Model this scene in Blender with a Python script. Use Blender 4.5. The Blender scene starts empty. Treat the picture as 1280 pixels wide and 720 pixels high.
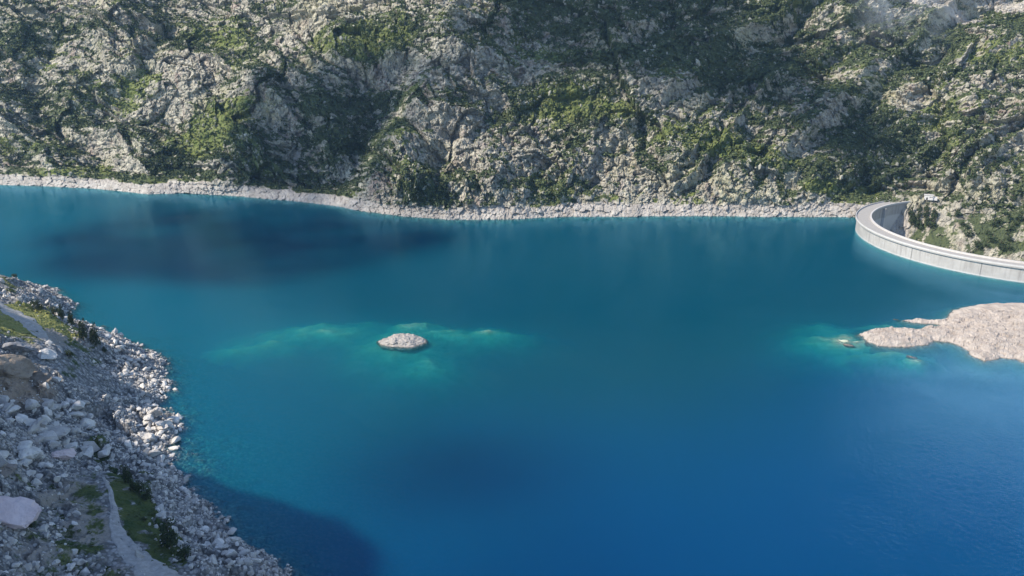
import bpy, math, random
import numpy as np
from mathutils import Vector

random.seed(7)
RNG = np.random.default_rng(11)
SC = bpy.context.scene
COL = SC.collection

# ------------------------------------------------------------------ camera
CAM_H, PITCH, F = 150.0, math.radians(18.0), 1000.0 / 1280.0
CP, SP = math.cos(PITCH), math.sin(PITCH)
cam = bpy.data.cameras.new('camera'); camo = bpy.data.objects.new('camera', cam); COL.objects.link(camo)
camo.location = (0, 0, CAM_H); camo.rotation_euler = (math.radians(90) - PITCH, 0, 0)
cam.sensor_width = 36.0; cam.lens = 36.0 * F
cam.clip_start = 1.0; cam.clip_end = 30000.0
SC.camera = camo

def unp(px, py, z=0.0):
    """the point at height z that stands at (px, py) of the 1280 x 720 photograph"""
    X = (px - 640) / 1000.0; Y = (py - 360) / 1000.0
    d = (X, CP - SP * Y, -SP - CP * Y)
    t = (z - CAM_H) / d[2]
    return np.array([d[0] * t, d[1] * t, z])

def proj(P):
    q = P - np.array([0, 0, CAM_H])
    dep = q[:, 1] * CP - q[:, 2] * SP
    up = q[:, 1] * SP + q[:, 2] * CP
    dep_ = np.maximum(dep, 1e-3)
    return 640 + 1000 * q[:, 0] / dep_, 360 - 1000 * up / dep_, dep

TO_SUN = np.array([-0.70, -0.27, 0.665]); TO_SUN /= np.linalg.norm(TO_SUN)

# ------------------------------------------------------------------ noise
def h32(ix, iy, iz, s):
    h = (ix.astype(np.int64) * 374761393 + iy.astype(np.int64) * 668265263 + iz.astype(np.int64) * 2147483647 + s * 974634777) & 0xFFFFFFFF
    h = ((h ^ (h >> 13)) * 1274126177) & 0xFFFFFFFF
    h = ((h ^ (h >> 16)) * 2246822519) & 0xFFFFFFFF
    return ((h ^ (h >> 15)) & 0xFFFFFF).astype(np.float64) / 0xFFFFFF

def vnoise2(x, y, s=0):
    ix = np.floor(x); iy = np.floor(y); fx = x - ix; fy = y - iy
    ix = ix.astype(np.int64); iy = iy.astype(np.int64); z = np.zeros_like(ix)
    ux = fx * fx * fx * (fx * (fx * 6 - 15) + 10); uy = fy * fy * fy * (fy * (fy * 6 - 15) + 10)
    out = 0
    for dx in (0, 1):
        for dy in (0, 1):
            a = h32(ix + dx, iy + dy, z, s) * 2 * math.pi
            g = np.cos(a) * (fx - dx) + np.sin(a) * (fy - dy)
            out = out + g * (ux if dx else 1 - ux) * (uy if dy else 1 - uy)
    return out * 1.5

def fbm2(x, y, n=4, s=0, g=0.5):
    o = 0; a = 1; t = 0
    for i in range(n):
        o = o + a * vnoise2(x, y, s + i * 17); t += a
        x = x * 2.03 + 11.3; y = y * 2.03 + 5.7; a *= g
    return o / t * 1.4

def blocks(x, y, s=0, jit=0.9):
    """faceted blocks: nearest cell's own offset and tilt, and the distance to the joint between cells"""
    ix = np.floor(x).astype(np.int64); iy = np.floor(y).astype(np.int64); zz = np.zeros_like(ix)
    best = np.full(x.shape, 9.0); sec = np.full(x.shape, 9.0); val = np.zeros(x.shape)
    for dx in (-1, 0, 1):
        for dy in (-1, 0, 1):
            cx = ix + dx; cy = iy + dy
            jx = cx + 0.5 + jit * (h32(cx, cy, zz, s) - .5); jy = cy + 0.5 + jit * (h32(cx, cy, zz + 1, s) - .5)
            ex = x - jx; ey = y - jy
            d = np.sqrt(ex * ex + ey * ey)
            v = (h32(cx, cy, zz + 2, s) - .5) * 2 + ex * (h32(cx, cy, zz + 3, s) - .5) * 2.4 + ey * ((h32(cx, cy, zz + 4, s) - .5) * 2.0 - .5)
            m = d < best
            sec = np.where(m, best, np.minimum(sec, d))
            val = np.where(m, v, val); best = np.where(m, d, best)
    return val, sec - best

def sstep(a, b, x):
    t = np.clip((x - a) / (b - a), 0, 1); return t * t * (3 - 2 * t)

def poly_sd(px, py, poly):
    """signed distance to a polygon, positive inside"""
    poly = np.asarray(poly, float); n = len(poly)
    d = np.full(px.shape, 1e9); ins = np.zeros(px.shape, bool)
    for i in range(n):
        a = poly[i]; b = poly[(i + 1) % n]; e = b - a
        wx = px - a[0]; wy = py - a[1]
        t = np.clip((wx * e[0] + wy * e[1]) / (e @ e + 1e-12), 0, 1)
        d = np.minimum(d, np.hypot(wx - t * e[0], wy - t * e[1]))
        c = ((a[1] > py) != (b[1] > py)) & (px < (b[0] - a[0]) * (py - a[1]) / (b[1] - a[1] + 1e-12) + a[0])
        ins ^= c
    return np.where(ins, d, -d)

def line_d(px, py, pts):
    pts = np.asarray(pts, float); d = np.full(px.shape, 1e9); tt = np.zeros(px.shape); w = 0
    for i in range(len(pts) - 1):
        a = pts[i]; b = pts[i + 1]; e = b - a
        t = np.clip(((px - a[0]) * e[0] + (py - a[1]) * e[1]) / (e @ e), 0, 1)
        q = np.hypot(px - a[0] - t * e[0], py - a[1] - t * e[1])
        m = q < d; tt = np.where(m, i + t, tt); d = np.minimum(d, q)
    return d, tt

# ------------------------------------------------------------------ mesh helpers
def mesh_np(name, V, Fq, mat, smooth=False, parent=None, attr=None, mat_idx=None):
    V = np.ascontiguousarray(V, np.float32); Fq = np.ascontiguousarray(Fq, np.int32)
    me = bpy.data.meshes.new(name); k = Fq.shape[1]; nf = len(Fq)
    me.vertices.add(len(V)); me.vertices.foreach_set('co', V.ravel())
    me.loops.add(nf * k); me.loops.foreach_set('vertex_index', Fq.ravel())
    me.polygons.add(nf); me.polygons.foreach_set('loop_start', np.arange(0, nf * k, k, dtype=np.int32))
    me.polygons.foreach_set('use_smooth', np.full(nf, smooth, bool))
    if attr is not None:
        at = me.attributes.new('cover', 'FLOAT_COLOR', 'POINT')
        A = np.ones((len(V), 4), np.float32); A[:, :attr.shape[1]] = attr
        at.data.foreach_set('color', A.ravel())
    for m in (mat if isinstance(mat, (list, tuple)) else [mat]): me.materials.append(m)
    if mat_idx is not None: me.polygons.foreach_set('material_index', np.ascontiguousarray(mat_idx, np.int32))
    me.update(calc_edges=True)
    o = bpy.data.objects.new(name, me); COL.objects.link(o)
    if parent is not None: o.parent = parent
    return o

def grid_faces(nr, nc):
    i = np.arange(nr * nc).reshape(nr, nc)
    return np.stack([i[:-1, :-1], i[:-1, 1:], i[1:, 1:], i[1:, :-1]], -1).reshape(-1, 4)

def tag(o, label=None, cat=None, group=None, kind=None):
    if label: o['label'] = label
    if cat: o['category'] = cat
    if group: o['group'] = group
    if kind: o['kind'] = kind
    return o

def empty(name, loc):
    o = bpy.data.objects.new(name, None); COL.objects.link(o); o.location = [float(a) for a in loc]; return o

# ------------------------------------------------------------------ materials
class NT:
    def __init__(s, name):
        s.m = bpy.data.materials.new(name); s.m.use_nodes = True; s.t = s.m.node_tree; s.t.nodes.clear()
        s.out = s.n('ShaderNodeOutputMaterial')
    def n(s, typ, ins=None, **kw):
        nd = s.t.nodes.new(typ)
        for k, v in kw.items(): setattr(nd, k, v)
        for k, v in (ins or {}).items(): s.set(nd.inputs[k], v)
        return nd
    def set(s, sock, v):
        if isinstance(v, bpy.types.NodeSocket): s.t.links.new(v, sock)
        elif isinstance(v, bpy.types.Node): s.t.links.new(v.outputs[0], sock)
        else:
            if isinstance(v, (tuple, list)) and len(v) == 3 and sock.type == 'RGBA': v = (*v, 1)
            sock.default_value = v
    def noise(s, scale, detail=4, rough=.55, vec=None, dist=0.0):
        nd = s.n('ShaderNodeTexNoise', {'Scale': scale, 'Detail': detail, 'Roughness': rough, 'Distortion': dist})
        if vec is not None: s.set(nd.inputs['Vector'], vec)
        return nd.outputs['Fac']
    def ramp(s, fac, a, b, lo=0.0, hi=1.0):
        return s.n('ShaderNodeMapRange', {'Value': fac, 'From Min': a, 'From Max': b, 'To Min': lo, 'To Max': hi}, clamp=True).outputs[0]
    def math(s, op, a, b=0.0):
        nd = s.n('ShaderNodeMath', operation=op); s.set(nd.inputs[0], a); s.set(nd.inputs[1], b); return nd.outputs[0]
    def mix(s, fac, a, b):
        nd = s.n('ShaderNodeMix', data_type='RGBA'); s.set(nd.inputs[0], fac); s.set(nd.inputs[6], a); s.set(nd.inputs[7], b); return nd.outputs[2]
    def pos(s): return s.n('ShaderNodeNewGeometry').outputs['Position']
    def scaled(s, vec, sc):
        nd = s.n('ShaderNodeVectorMath', operation='MULTIPLY'); s.set(nd.inputs[0], vec); nd.inputs[1].default_value = sc; return nd.outputs[0]
    def bump(s, h, strength, dist):
        return s.n('ShaderNodeBump', {'Strength': strength, 'Distance': dist, 'Height': h}).outputs[0]
    def bsdf(s, col, rough=.9, spec=.3, normal=None, **kw):
        b = s.n('ShaderNodeBsdfPrincipled', {'Base Color': col, 'Roughness': rough, 'Specular IOR Level': spec, **kw})
        if normal is not None: s.set(b.inputs['Normal'], normal)
        s.t.links.new(b.outputs[0], s.out.inputs['Surface']); return s.m

def mat_mountain():
    t = NT('mountain_rock_and_scrub'); p = t.pos()
    at = t.n('ShaderNodeAttribute', attribute_name='cover')
    sep = t.n('ShaderNodeSeparateColor', {0: at.outputs['Color']}); veg, bright, pale = sep.outputs[0], sep.outputs[1], sep.outputs[2]
    n1 = t.noise(.02, 5, .6, p); n2 = t.noise(.12, 6, .65, p); n3 = t.noise(.55, 5, .7, p); n4 = t.noise(.05, 4, .6, t.scaled(p, (1, 1, .35)))
    rock = t.mix(t.ramp(n2, .38, .62), (.215, .20, .17), (.48, .44, .345))
    rock = t.mix(t.ramp(n1, .5, .66, 0, .75), rock, (.37, .345, .22))          # lichen
    rock = t.mix(t.ramp(n4, .56, .68, 0, .7), rock, (.29, .215, .18))          # pinkish granite
    rock = t.mix(t.ramp(n3, .53, .66, 0, .85), rock, (.05, .052, .045))        # dark speckle
    ring = t.mix(t.ramp(n2, .38, .62), (.33, .295, .255), (.46, .42, .37))
    ring = t.mix(t.ramp(n3, .52, .66, 0, .7), ring, (.19, .175, .16))
    rock = t.mix(pale, rock, ring)
    nv = t.noise(.35, 5, .7, p)
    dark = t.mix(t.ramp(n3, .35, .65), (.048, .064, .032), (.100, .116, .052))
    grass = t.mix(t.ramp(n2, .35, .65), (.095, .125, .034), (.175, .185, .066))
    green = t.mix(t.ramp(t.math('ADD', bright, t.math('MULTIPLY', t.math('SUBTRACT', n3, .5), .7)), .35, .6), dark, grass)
    fac = t.ramp(t.math('ADD', veg, t.math('MULTIPLY', t.math('SUBTRACT', nv, .5), 1.3)), .42, .58)
    col = t.mix(fac, rock, green)
    nrm = t.bump(t.math('ADD', t.noise(.5, 6, .7, p), t.math('MULTIPLY', t.noise(1.6, 4, .7, p), .5)), .9, 1.3)
    return t.bsdf(col, .95, .15, nrm)

def mat_hillside():
    t = NT('talus_ground'); p = t.pos()
    at = t.n('ShaderNodeAttribute', attribute_name='cover')
    sep = t.n('ShaderNodeSeparateColor', {0: at.outputs['Color']}); veg, dirt, warm = sep.outputs[0], sep.outputs[1], sep.outputs[2]
    n1 = t.noise(.15, 5, .6, p); n2 = t.noise(1.1, 5, .65, p); n3 = t.noise(3.0, 4, .7, p)
    vo = t.n('ShaderNodeTexVoronoi', {'Scale': .9}, feature='F1'); t.set(vo.inputs['Vector'], p)
    vc = t.n('ShaderNodeSeparateColor', {0: vo.outputs['Color']}).outputs[0]
    rock = t.mix(t.ramp(vc, .1, .9), (.12, .12, .118), (.36, .35, .34))
    rock = t.mix(t.ramp(vo.outputs['Distance'], .45, .8, 0, .8), rock, (.10, .10, .10))
    rock = t.mix(t.ramp(n1, .55, .7, 0, .5), rock, (.36, .31, .27))
    soil = t.mix(n2, (.20, .18, .155), (.33, .30, .265))
    c = t.mix(t.ramp(dirt, .3, .7), rock, soil)
    c = t.mix(warm, c, t.mix(n2, (.17, .125, .085), (.36, .29, .22)))
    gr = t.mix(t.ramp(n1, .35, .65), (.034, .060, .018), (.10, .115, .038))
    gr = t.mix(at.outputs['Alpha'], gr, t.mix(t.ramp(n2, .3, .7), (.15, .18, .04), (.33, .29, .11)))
    gr = t.mix(t.ramp(n3, .5, .75, 0, .7), gr, (.03, .045, .015))
    c = t.mix(t.ramp(t.math('ADD', veg, t.math('MULTIPLY', t.math('SUBTRACT', n2, .5), .9)), .4, .6), c, gr)
    nrm = t.bump(t.math('SUBTRACT', t.math('MULTIPLY', n2, .8), vo.outputs['Distance']), .8, .7)
    return t.bsdf(c, .95, .15, nrm)

def mat_rock(name, a, b, dark, scale=1.0, spot=.62):
    t = NT(name); p = t.pos()
    oi = t.n('ShaderNodeObjectInfo').outputs['Random']
    isl = t.n('ShaderNodeNewGeometry').outputs['Random Per Island']
    n1 = t.noise(.35 * scale, 5, .65, p); n2 = t.noise(2.2 * scale, 5, .7, p)
    c = t.mix(t.ramp(n1, .3, .7), a, b)
    c = t.mix(t.ramp(n2, spot, spot + .16, 0, .75), c, dark)
    f = t.math('ADD', t.math('MULTIPLY', t.math('FRACT', t.math('ADD', oi, isl)), .5), .72)
    mx = t.n('ShaderNodeMix', data_type='RGBA', blend_type='MULTIPLY'); t.set(mx.inputs[0], 1.0); t.set(mx.inputs[6], c)
    cc = t.n('ShaderNodeCombineColor', {0: f, 1: f, 2: f}); t.set(mx.inputs[7], cc.outputs[0])
    zz_ = t.math('ADD', t.n('ShaderNodeSeparateXYZ', {0: p}).outputs[2], t.math('MULTIPLY', t.math('SUBTRACT', n2, .5), .5))
    c2 = t.mix(t.ramp(zz_, .10, .34, .5, 0.0), mx.outputs[2], (.15, .13, .105))
    return t.bsdf(c2, .92, .2, t.bump(n2, .8, .35 / scale))

def mat_plain(name, a, b, scale, rough=.9, bump=.3, dist=.05):
    t = NT(name); p = t.pos(); n = t.noise(scale, 5, .65, p)
    return t.bsdf(t.mix(t.ramp(n, .3, .7), a, b), rough, .25, t.bump(n, bump, dist))

def mat_leaf(name, a, b):
    t = NT(name)
    r = t.n('ShaderNodeNewGeometry').outputs['Random Per Island']
    n = t.noise(.25, 3, .6, t.pos())
    f = t.math('ADD', t.math('MULTIPLY', r, .6), t.math('MULTIPLY', n, .4))
    return t.bsdf(t.mix(t.ramp(f, .15, .85), a, b), .8, .2)

def mat_concrete():
    t = NT('dam_concrete'); p = t.pos(); o = t.n('ShaderNodeTexCoord').outputs['UV']
    sx = t.n('ShaderNodeSeparateXYZ', {0: o}); u, v = sx.outputs[0], sx.outputs[1]
    n1 = t.noise(.12, 5, .6, p); n2 = t.noise(.9, 5, .7, p)
    st = t.noise(1.0, 4, .65, t.n('ShaderNodeCombineXYZ', {0: t.math('MULTIPLY', u, .55), 1: t.math('MULTIPLY', v, .05), 2: 0.0}).outputs[0])
    c = t.mix(t.ramp(n1, .3, .7), (.31, .29, .265), (.41, .385, .355))
    c = t.mix(t.ramp(st, .48, .7, 0, .75), c, (.24, .22, .20))                       # run-off stains
    lift = t.math('FRACT', t.math('MULTIPLY', v, .5))
    c = t.mix(t.math('MULTIPLY', t.math('LESS_THAN', lift, .06), .25), c, (.3, .28, .26))   # pour lines
    jn = t.math('FRACT', t.math('DIVIDE', u, 15.3))
    c = t.mix(t.math('MULTIPLY', t.math('LESS_THAN', jn, .03), .16), c, (.2, .19, .175))   # block joints
    j3 = t.math('FRACT', t.math('DIVIDE', t.math('ADD', u, 7.0), 45.9))
    c = t.mix(t.math('MULTIPLY', t.math('LESS_THAN', j3, .016), .65), c, (.10, .095, .09))
    c = t.mix(t.math('MULTIPLY', t.ramp(v, 1.2, .2), .5), c, (.56, .545, .52))               # pale line just over the water
    c = t.mix(t.ramp(n2, .6, .8, 0, .3), c, (.25, .24, .22))
    return t.bsdf(c, .85, .25, t.bump(n2, .3, .1))

def mat_water():
    t = NT('lake_water'); p = t.pos()
    w1 = t.noise(.6, 4, .55, t.scaled(p, (1, .75, 1))); w2 = t.noise(1.3, 3, .6, p); w3 = t.noise(.035, 2, .5, p)
    amp = t.ramp(w3, .3, .7, .45, 1.0)
    hgt = t.math('MULTIPLY', t.math('ADD', w1, t.math('MULTIPLY', w2, .35)), amp)
    nb = t.n('ShaderNodeBump', {'Strength': 1.0, 'Distance': WATER_BUMP, 'Height': hgt})
    fr = t.n('ShaderNodeFresnel', {'IOR': 1.33, 'Normal': nb.outputs[0]})
    gl = t.n('ShaderNodeBsdfGlossy', {'Color': (.42, .82, 1), 'Roughness': .07, 'Normal': nb.outputs[0]})
    tr = t.n('ShaderNodeBsdfTransparent')
    mx = t.n('ShaderNodeMixShader', {0: fr.outputs[0], 1: tr.outputs[0], 2: gl.outputs[0]})
    t.t.links.new(mx.outputs[0], t.out.inputs['Surface'])
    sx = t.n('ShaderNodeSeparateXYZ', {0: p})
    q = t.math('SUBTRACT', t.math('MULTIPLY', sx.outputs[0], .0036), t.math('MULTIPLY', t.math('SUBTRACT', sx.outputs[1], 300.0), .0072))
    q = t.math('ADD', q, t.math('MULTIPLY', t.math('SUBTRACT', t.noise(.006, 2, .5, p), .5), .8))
    f = t.ramp(q, -.15, .85)  # bluer to the near right: sky reflection and grading put into the water colour
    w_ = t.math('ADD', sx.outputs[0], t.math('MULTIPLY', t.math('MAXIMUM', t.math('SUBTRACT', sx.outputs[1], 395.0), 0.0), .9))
    g_ = t.ramp(w_, -35.0, -150.0)                       # paler water with more scattering towards the left bank
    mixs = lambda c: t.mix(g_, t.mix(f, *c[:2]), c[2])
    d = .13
    sc = t.n('ShaderNodeVolumeScatter', {'Color': mixs([tuple(x / d for x in q) for q in (WATER_S, SKYBLUE_S, LEFT_S)]), 'Density': d, 'Anisotropy': 0.0})
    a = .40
    ab = t.n('ShaderNodeVolumeAbsorption', {'Color': mixs([tuple(1 - x / a for x in q) for q in (WATER_A, SKYBLUE_A, LEFT_A)]), 'Density': a})
    ad = t.n('ShaderNodeAddShader', {0: sc.outputs[0], 1: ab.outputs[0]})
    t.t.links.new(ad.outputs[0], t.out.inputs['Volume'])
    return t.m

WATER_BUMP = 0.17
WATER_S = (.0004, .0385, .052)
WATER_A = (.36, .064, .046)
LEFT_S = (.0010, .056, .082)
LEFT_A = (.34, .058, .042)
SKYBLUE_S = (.0002, .039, .085)
SKYBLUE_A = (.38, .070, .036)
HAZE = 0.00005

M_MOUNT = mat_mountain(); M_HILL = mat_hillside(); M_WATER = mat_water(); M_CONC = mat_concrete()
M_ROCK = mat_rock('pale_granite', (.395, .37, .34), (.64, .605, .56), (.16, .155, .145))
M_ROCKW = mat_rock('bleached_granite', (.235, .197, .167), (.38, .33, .283), (.12, .105, .09), .6, .56)
M_ROCKP = mat_rock('pink_granite', (.52, .41, .40), (.66, .545, .53), (.36, .30, .29), .5, .66)
M_ROCKB = mat_rock('brown_weathered_granite', (.17, .13, .095), (.36, .30, .24), (.08, .065, .05), .6, .58)
M_ISLE = mat_rock('islet_granite', (.32, .29, .26), (.45, .41, .37), (.22, .195, .175), .6, .64)
M_CRAG = mat_rock('lichened_granite', (.20, .19, .15), (.38, .355, .28), (.085, .085, .065), .9, .56)
M_ROCKD = mat_rock('dark_granite', (.13, .13, .135), (.26, .26, .265), (.07, .07, .07), .6, .58)
M_BED = mat_plain('lakebed_silt', (.34, .37, .25), (.54, .55, .42), .25)
M_PATH = mat_plain('path_gravel', (.25, .24, .225), (.42, .40, .375), .7, .95, .4, .1)
M_ROAD = mat_plain('dam_roadway', (.28, .262, .24), (.36, .34, .31), .6)
M_PARA = mat_plain('pale_parapet', (.43, .41, .38), (.53, .505, .475), .5)
M_WHITE = mat_plain('white_plaster', (.52, .50, .475), (.62, .60, .57), .8)
M_ROOF = mat_plain('grey_roof', (.42, .40, .38), (.52, .50, .47), .8)
M_DARK = mat_plain('dark_opening', (.02, .02, .022), (.04, .04, .042), 1.0, .4)
M_BARK = mat_plain('bark', (.07, .05, .035), (.14, .11, .08), 2.0)
M_NEEDLE = mat_leaf('pine_needles', (.018, .030, .013), (.058, .078, .030))
M_NEEDLE2 = mat_leaf('scrub_leaves', (.040, .058, .027), (.115, .136, .058))

# ------------------------------------------------------------------ dam geometry (fitted circle)
DC = np.array([376.0, 570.0]); DR = 114.3; DRI = 104.0; DZ = 10.0

# ------------------------------------------------------------------ the far mountainside: rows of height z, columns of bearing
SHORE = [(-260, 228), (-100, 229), (0, 231), (60, 233), (120, 236), (185, 243), (228, 241), (270, 243), (330, 250), (400, 258), (440, 262), (500, 270), (560, 274.5),
         (640, 274), (700, 271), (780, 271), (860, 270), (960, 271), (1060, 271.5), (1150, 272), (1280, 279), (1450, 284), (1700, 284)]
sp_ = np.array([unp(*q)[:2] for q in SHORE]); s_th = np.arctan2(sp_[:, 0], sp_[:, 1]); s_r = np.hypot(sp_[:, 0], sp_[:, 1])
th = np.concatenate([np.linspace(-.98, -.62, 80, endpoint=False), np.linspace(-.62, .62, 1480), np.linspace(.62, .98, 80)[1:]])
zz = np.concatenate([np.linspace(-60, -36, 8, endpoint=False), np.arange(-36, -4, 1.0), np.arange(-4, 205, .6), 205 + 330 * np.linspace(0, 1, 50)[1:] ** 1.5])
TH, ZZ = np.meshgrid(th, zz)
R0 = np.interp(TH, s_th, s_r)
right = sstep(.30, .60, TH)
cot_up = 1.12 + .35 * right
zc = np.clip(ZZ, 0, None)
R = R0 + zc * cot_up + np.clip(zc - 110, 0, None) * (.30 + .9 * sstep(.36, .6, TH)) - np.clip(zc - 210, 0, None) * .25 + np.clip(ZZ, None, 0) * 1.3
# the skyline drops to the right, where a side valley opens
cap = 560 - 300 * sstep(.30, .62, TH)
ZB = np.where(ZZ > cap * .8, cap * .8 + (ZZ - cap * .8) * .35, ZZ)
PXb, PYb, _ = proj(np.stack([(R * np.sin(TH)).ravel(), (R * np.cos(TH)).ravel(), ZB.ravel()], 1))
PXb = PXb.reshape(R.shape); PYb = PYb.reshape(R.shape)
U = TH * 690.0; W = ZB * 1.45
hf = sstep(0, 25, ZB)                                   # relief grows from the shore upward
lo = 32 * fbm2(U / 170 + 3.1, W / 190, 3, 5) * hf
wu = U + 14 * fbm2(U / 60, W / 60, 3, 71); ww = W + 14 * fbm2(U / 60 + 9, W / 60 + 4, 3, 72)
lean = np.where(U < 0, 1, -1) * .55 * sstep(0, 120, np.abs(U))          # ribs fan out down the face
rid = 1 - np.abs(fbm2((wu - lean * -ww) / 62, (ww + lean * wu) / 260, 2, 31)) * 2.6
rid2 = 1 - np.abs(fbm2((wu + lean * ww) / 27 + 7, ww / 120, 3, 32)) * 2.4
mid = (11.5 * rid + 4.5 * rid2) * hf
tm = sstep(-.12, .22, fbm2(U / 95 + 17, W / 75, 3, 410))
fr_ = (ZB + 11 * fbm2(U / 85, W / 200, 3, 411) + 3 * fbm2(U / 14, W / 30, 3, 412) + .05 * U) / 27.0; fr_ = fr_ - np.floor(fr_)
terr = 9 * tm * (np.where(fr_ < .72, fr_ / .72, 1 - (fr_ - .72) / .28) - .5) * sstep(4, 22, ZB)
# the shaded gully between two buttresses
L1 = 332 - .42 * (PYb - 110); L2 = 560 - .58 * (PYb - 75)
tg = (PXb - L1) / (L2 - L1)
gp = np.clip(tg / .72, 0, 1) * (1 - sstep(.74, 1.0, tg)) * (tg > 0)
gdep = 48 * sstep(40, 105, PYb) * (1 - sstep(215, 262, PYb) * .75)
gul = -gp * gdep
but = 16 * np.exp(-((PXb - (L1 - 18)) / 32) ** 2) * sstep(60, 110, PYb) * (1 - sstep(225, 250, PYb))
# narrower couloirs that run down the face
cou = np.zeros_like(R)
for (x0, y0, x1, y1, wd, dp) in [(215, 30, 120, 150, 16, 14), (60, 60, 30, 190, 18, 12), (470, 150, 430, 210, 12, 8), (690, 180, 665, 250, 7, 9), (800, 150, 830, 220, 7, 10), (925, 130, 960, 220, 12, 8),
                                 (610, 85, 600, 120, 6, 7), (1010, 60, 1120, 180, 22, 10), (1180, 90, 1170, 230, 20, 14), (330, 40, 270, 110, 14, 9), (560, 170, 540, 240, 10, 8), (1065, 150, 1090, 240, 14, 8)]:
    d, tt = line_d(PXb + 9 * fbm2(U / 25, W / 25, 2, 5), PYb, [(x0, y0), (x1, y1)])
    cou -= dp * np.exp(-(d / wd) ** 2)
cou *= hf
# blocks of jointed granite, three sizes
bmask = .45 + .9 * sstep(-.25, .35, fbm2(U / 75 + 40, W / 60, 3, 88))
bv1, be1 = blocks(wu / 26, ww / 34, 1); bv2, be2 = blocks((wu + .25 * ww) / 10.5, ww / 14, 2); bv3, be3 = blocks((U + .2 * W) / 4.6, W / 6.2, 3)
bv4, be4 = blocks((U - .2 * W) / 2.3, W / 2.9, 4)
slab = sstep(.10, .34, fbm2(wu / 42 + 3, ww / 62, 3, 900)) * hf
bv0, be0 = blocks((U + 22 * fbm2(U / 90, W / 90, 3, 73) + .35 * W) / 72, (W + 20 * fbm2(U / 80 + 5, W / 80, 3, 74)) / 105, 6)
big_ = (7.0 * bv0 - 2.6 * (1 - sstep(0, .10, be0))) * sstep(4, 26, ZB)
blk = (1 - .15 * slab) * 1.0 * (4.6 * bv1 + 2.5 * bv2 - 1.4 * (1 - sstep(0, .12, be2))) * bmask * hf + (1 - .15 * slab) * (2.2 * bv3 - 1.3 * (1 - sstep(0, .15, be3)) + 1.15 * bv4) * (.6 + .4 * hf)
ring = 1 - sstep(6.8, 10.2, ZB + 2.5 * fbm2(U / 22, W / 22, 3, 55) + 1.2 * fbm2(U / 6, W / 6, 2, 56))
ring *= 1 - sstep(.468, .476, TH)
D = terr + big_ + 1.2 * slab + lo + mid + gul + but + cou + blk + .9 * fbm2(U / 3.0, W / 3.0, 3, 77) * (.5 + .5 * hf)
Rm = R - D * .85
Zm = ZB + D * .38 * hf
rdm = np.hypot(Rm * np.sin(TH) - DC[0], Rm * np.cos(TH) - DC[1])
adm = np.degrees(np.arctan2(Rm * np.cos(TH) - DC[1], Rm * np.sin(TH) - DC[0])) % 360
Zm = Zm - np.where(rdm < DRI + 2, (1 - sstep(2, 46, DRI - rdm)) * 30, 0) * sstep(99, 124, adm) * (1 - sstep(-4, 14, Zm))     # the gorge under the dam's downstream face
VM = np.stack([Rm * np.sin(TH), Rm * np.cos(TH), Zm], -1)
# vegetation follows the ledges
dzr = np.gradient(Zm, axis=0); drr = np.gradient(Rm, axis=0); dth = np.gradient(Rm, axis=1) / (np.gradient(TH, axis=1) * Rm)
def boxf(A, k):
    for ax in (0, 1):
        c = np.cumsum(np.pad(A, [(k + 1, k) if a == ax else (0, 0) for a in (0, 1)], mode='edge'), axis=ax)
        A = (np.take(c, range(2 * k + 1, c.shape[ax]), axis=ax) - np.take(c, range(0, c.shape[ax] - 2 * k - 1), axis=ax)) / (2 * k + 1)
    return A
slope = boxf(drr, 2) / np.maximum(boxf(np.abs(dzr), 2), .05)       # run per rise: ledges are high
ledge = sstep(.9, 2.3, slope)
veg = .56 + .42 * (ledge - .45) + .62 * fbm2(U / 80 + 7 + lean * W / 120, W / 48, 4, 101) + .50 * fbm2(wu / 9, ww / 6.5, 4, 102) - .10 * tm + .06 * sstep(400, 1100, PXb) - .12 * slab + .28 * (1 - sstep(0, .09, be0))
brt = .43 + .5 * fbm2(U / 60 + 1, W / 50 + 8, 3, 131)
EX = PXb + 10 * fbm2(U / 18, W / 18, 3, 7) + 5 * fbm2(U / 5, W / 5, 2, 27); EY = PYb + 7 * fbm2(U / 18 + 5, W / 18, 3, 9) + 4 * fbm2(U / 5, W / 5, 2, 29)
def ell(cx, cy, rx, ry, rot=0):
    a = math.radians(rot); x = EX - cx; y = EY - cy
    p = (x * math.cos(a) + y * math.sin(a)) / rx; q = (-x * math.sin(a) + y * math.cos(a)) / ry
    return 1 - sstep(.6, 1.15, np.sqrt(p * p + q * q))
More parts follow.
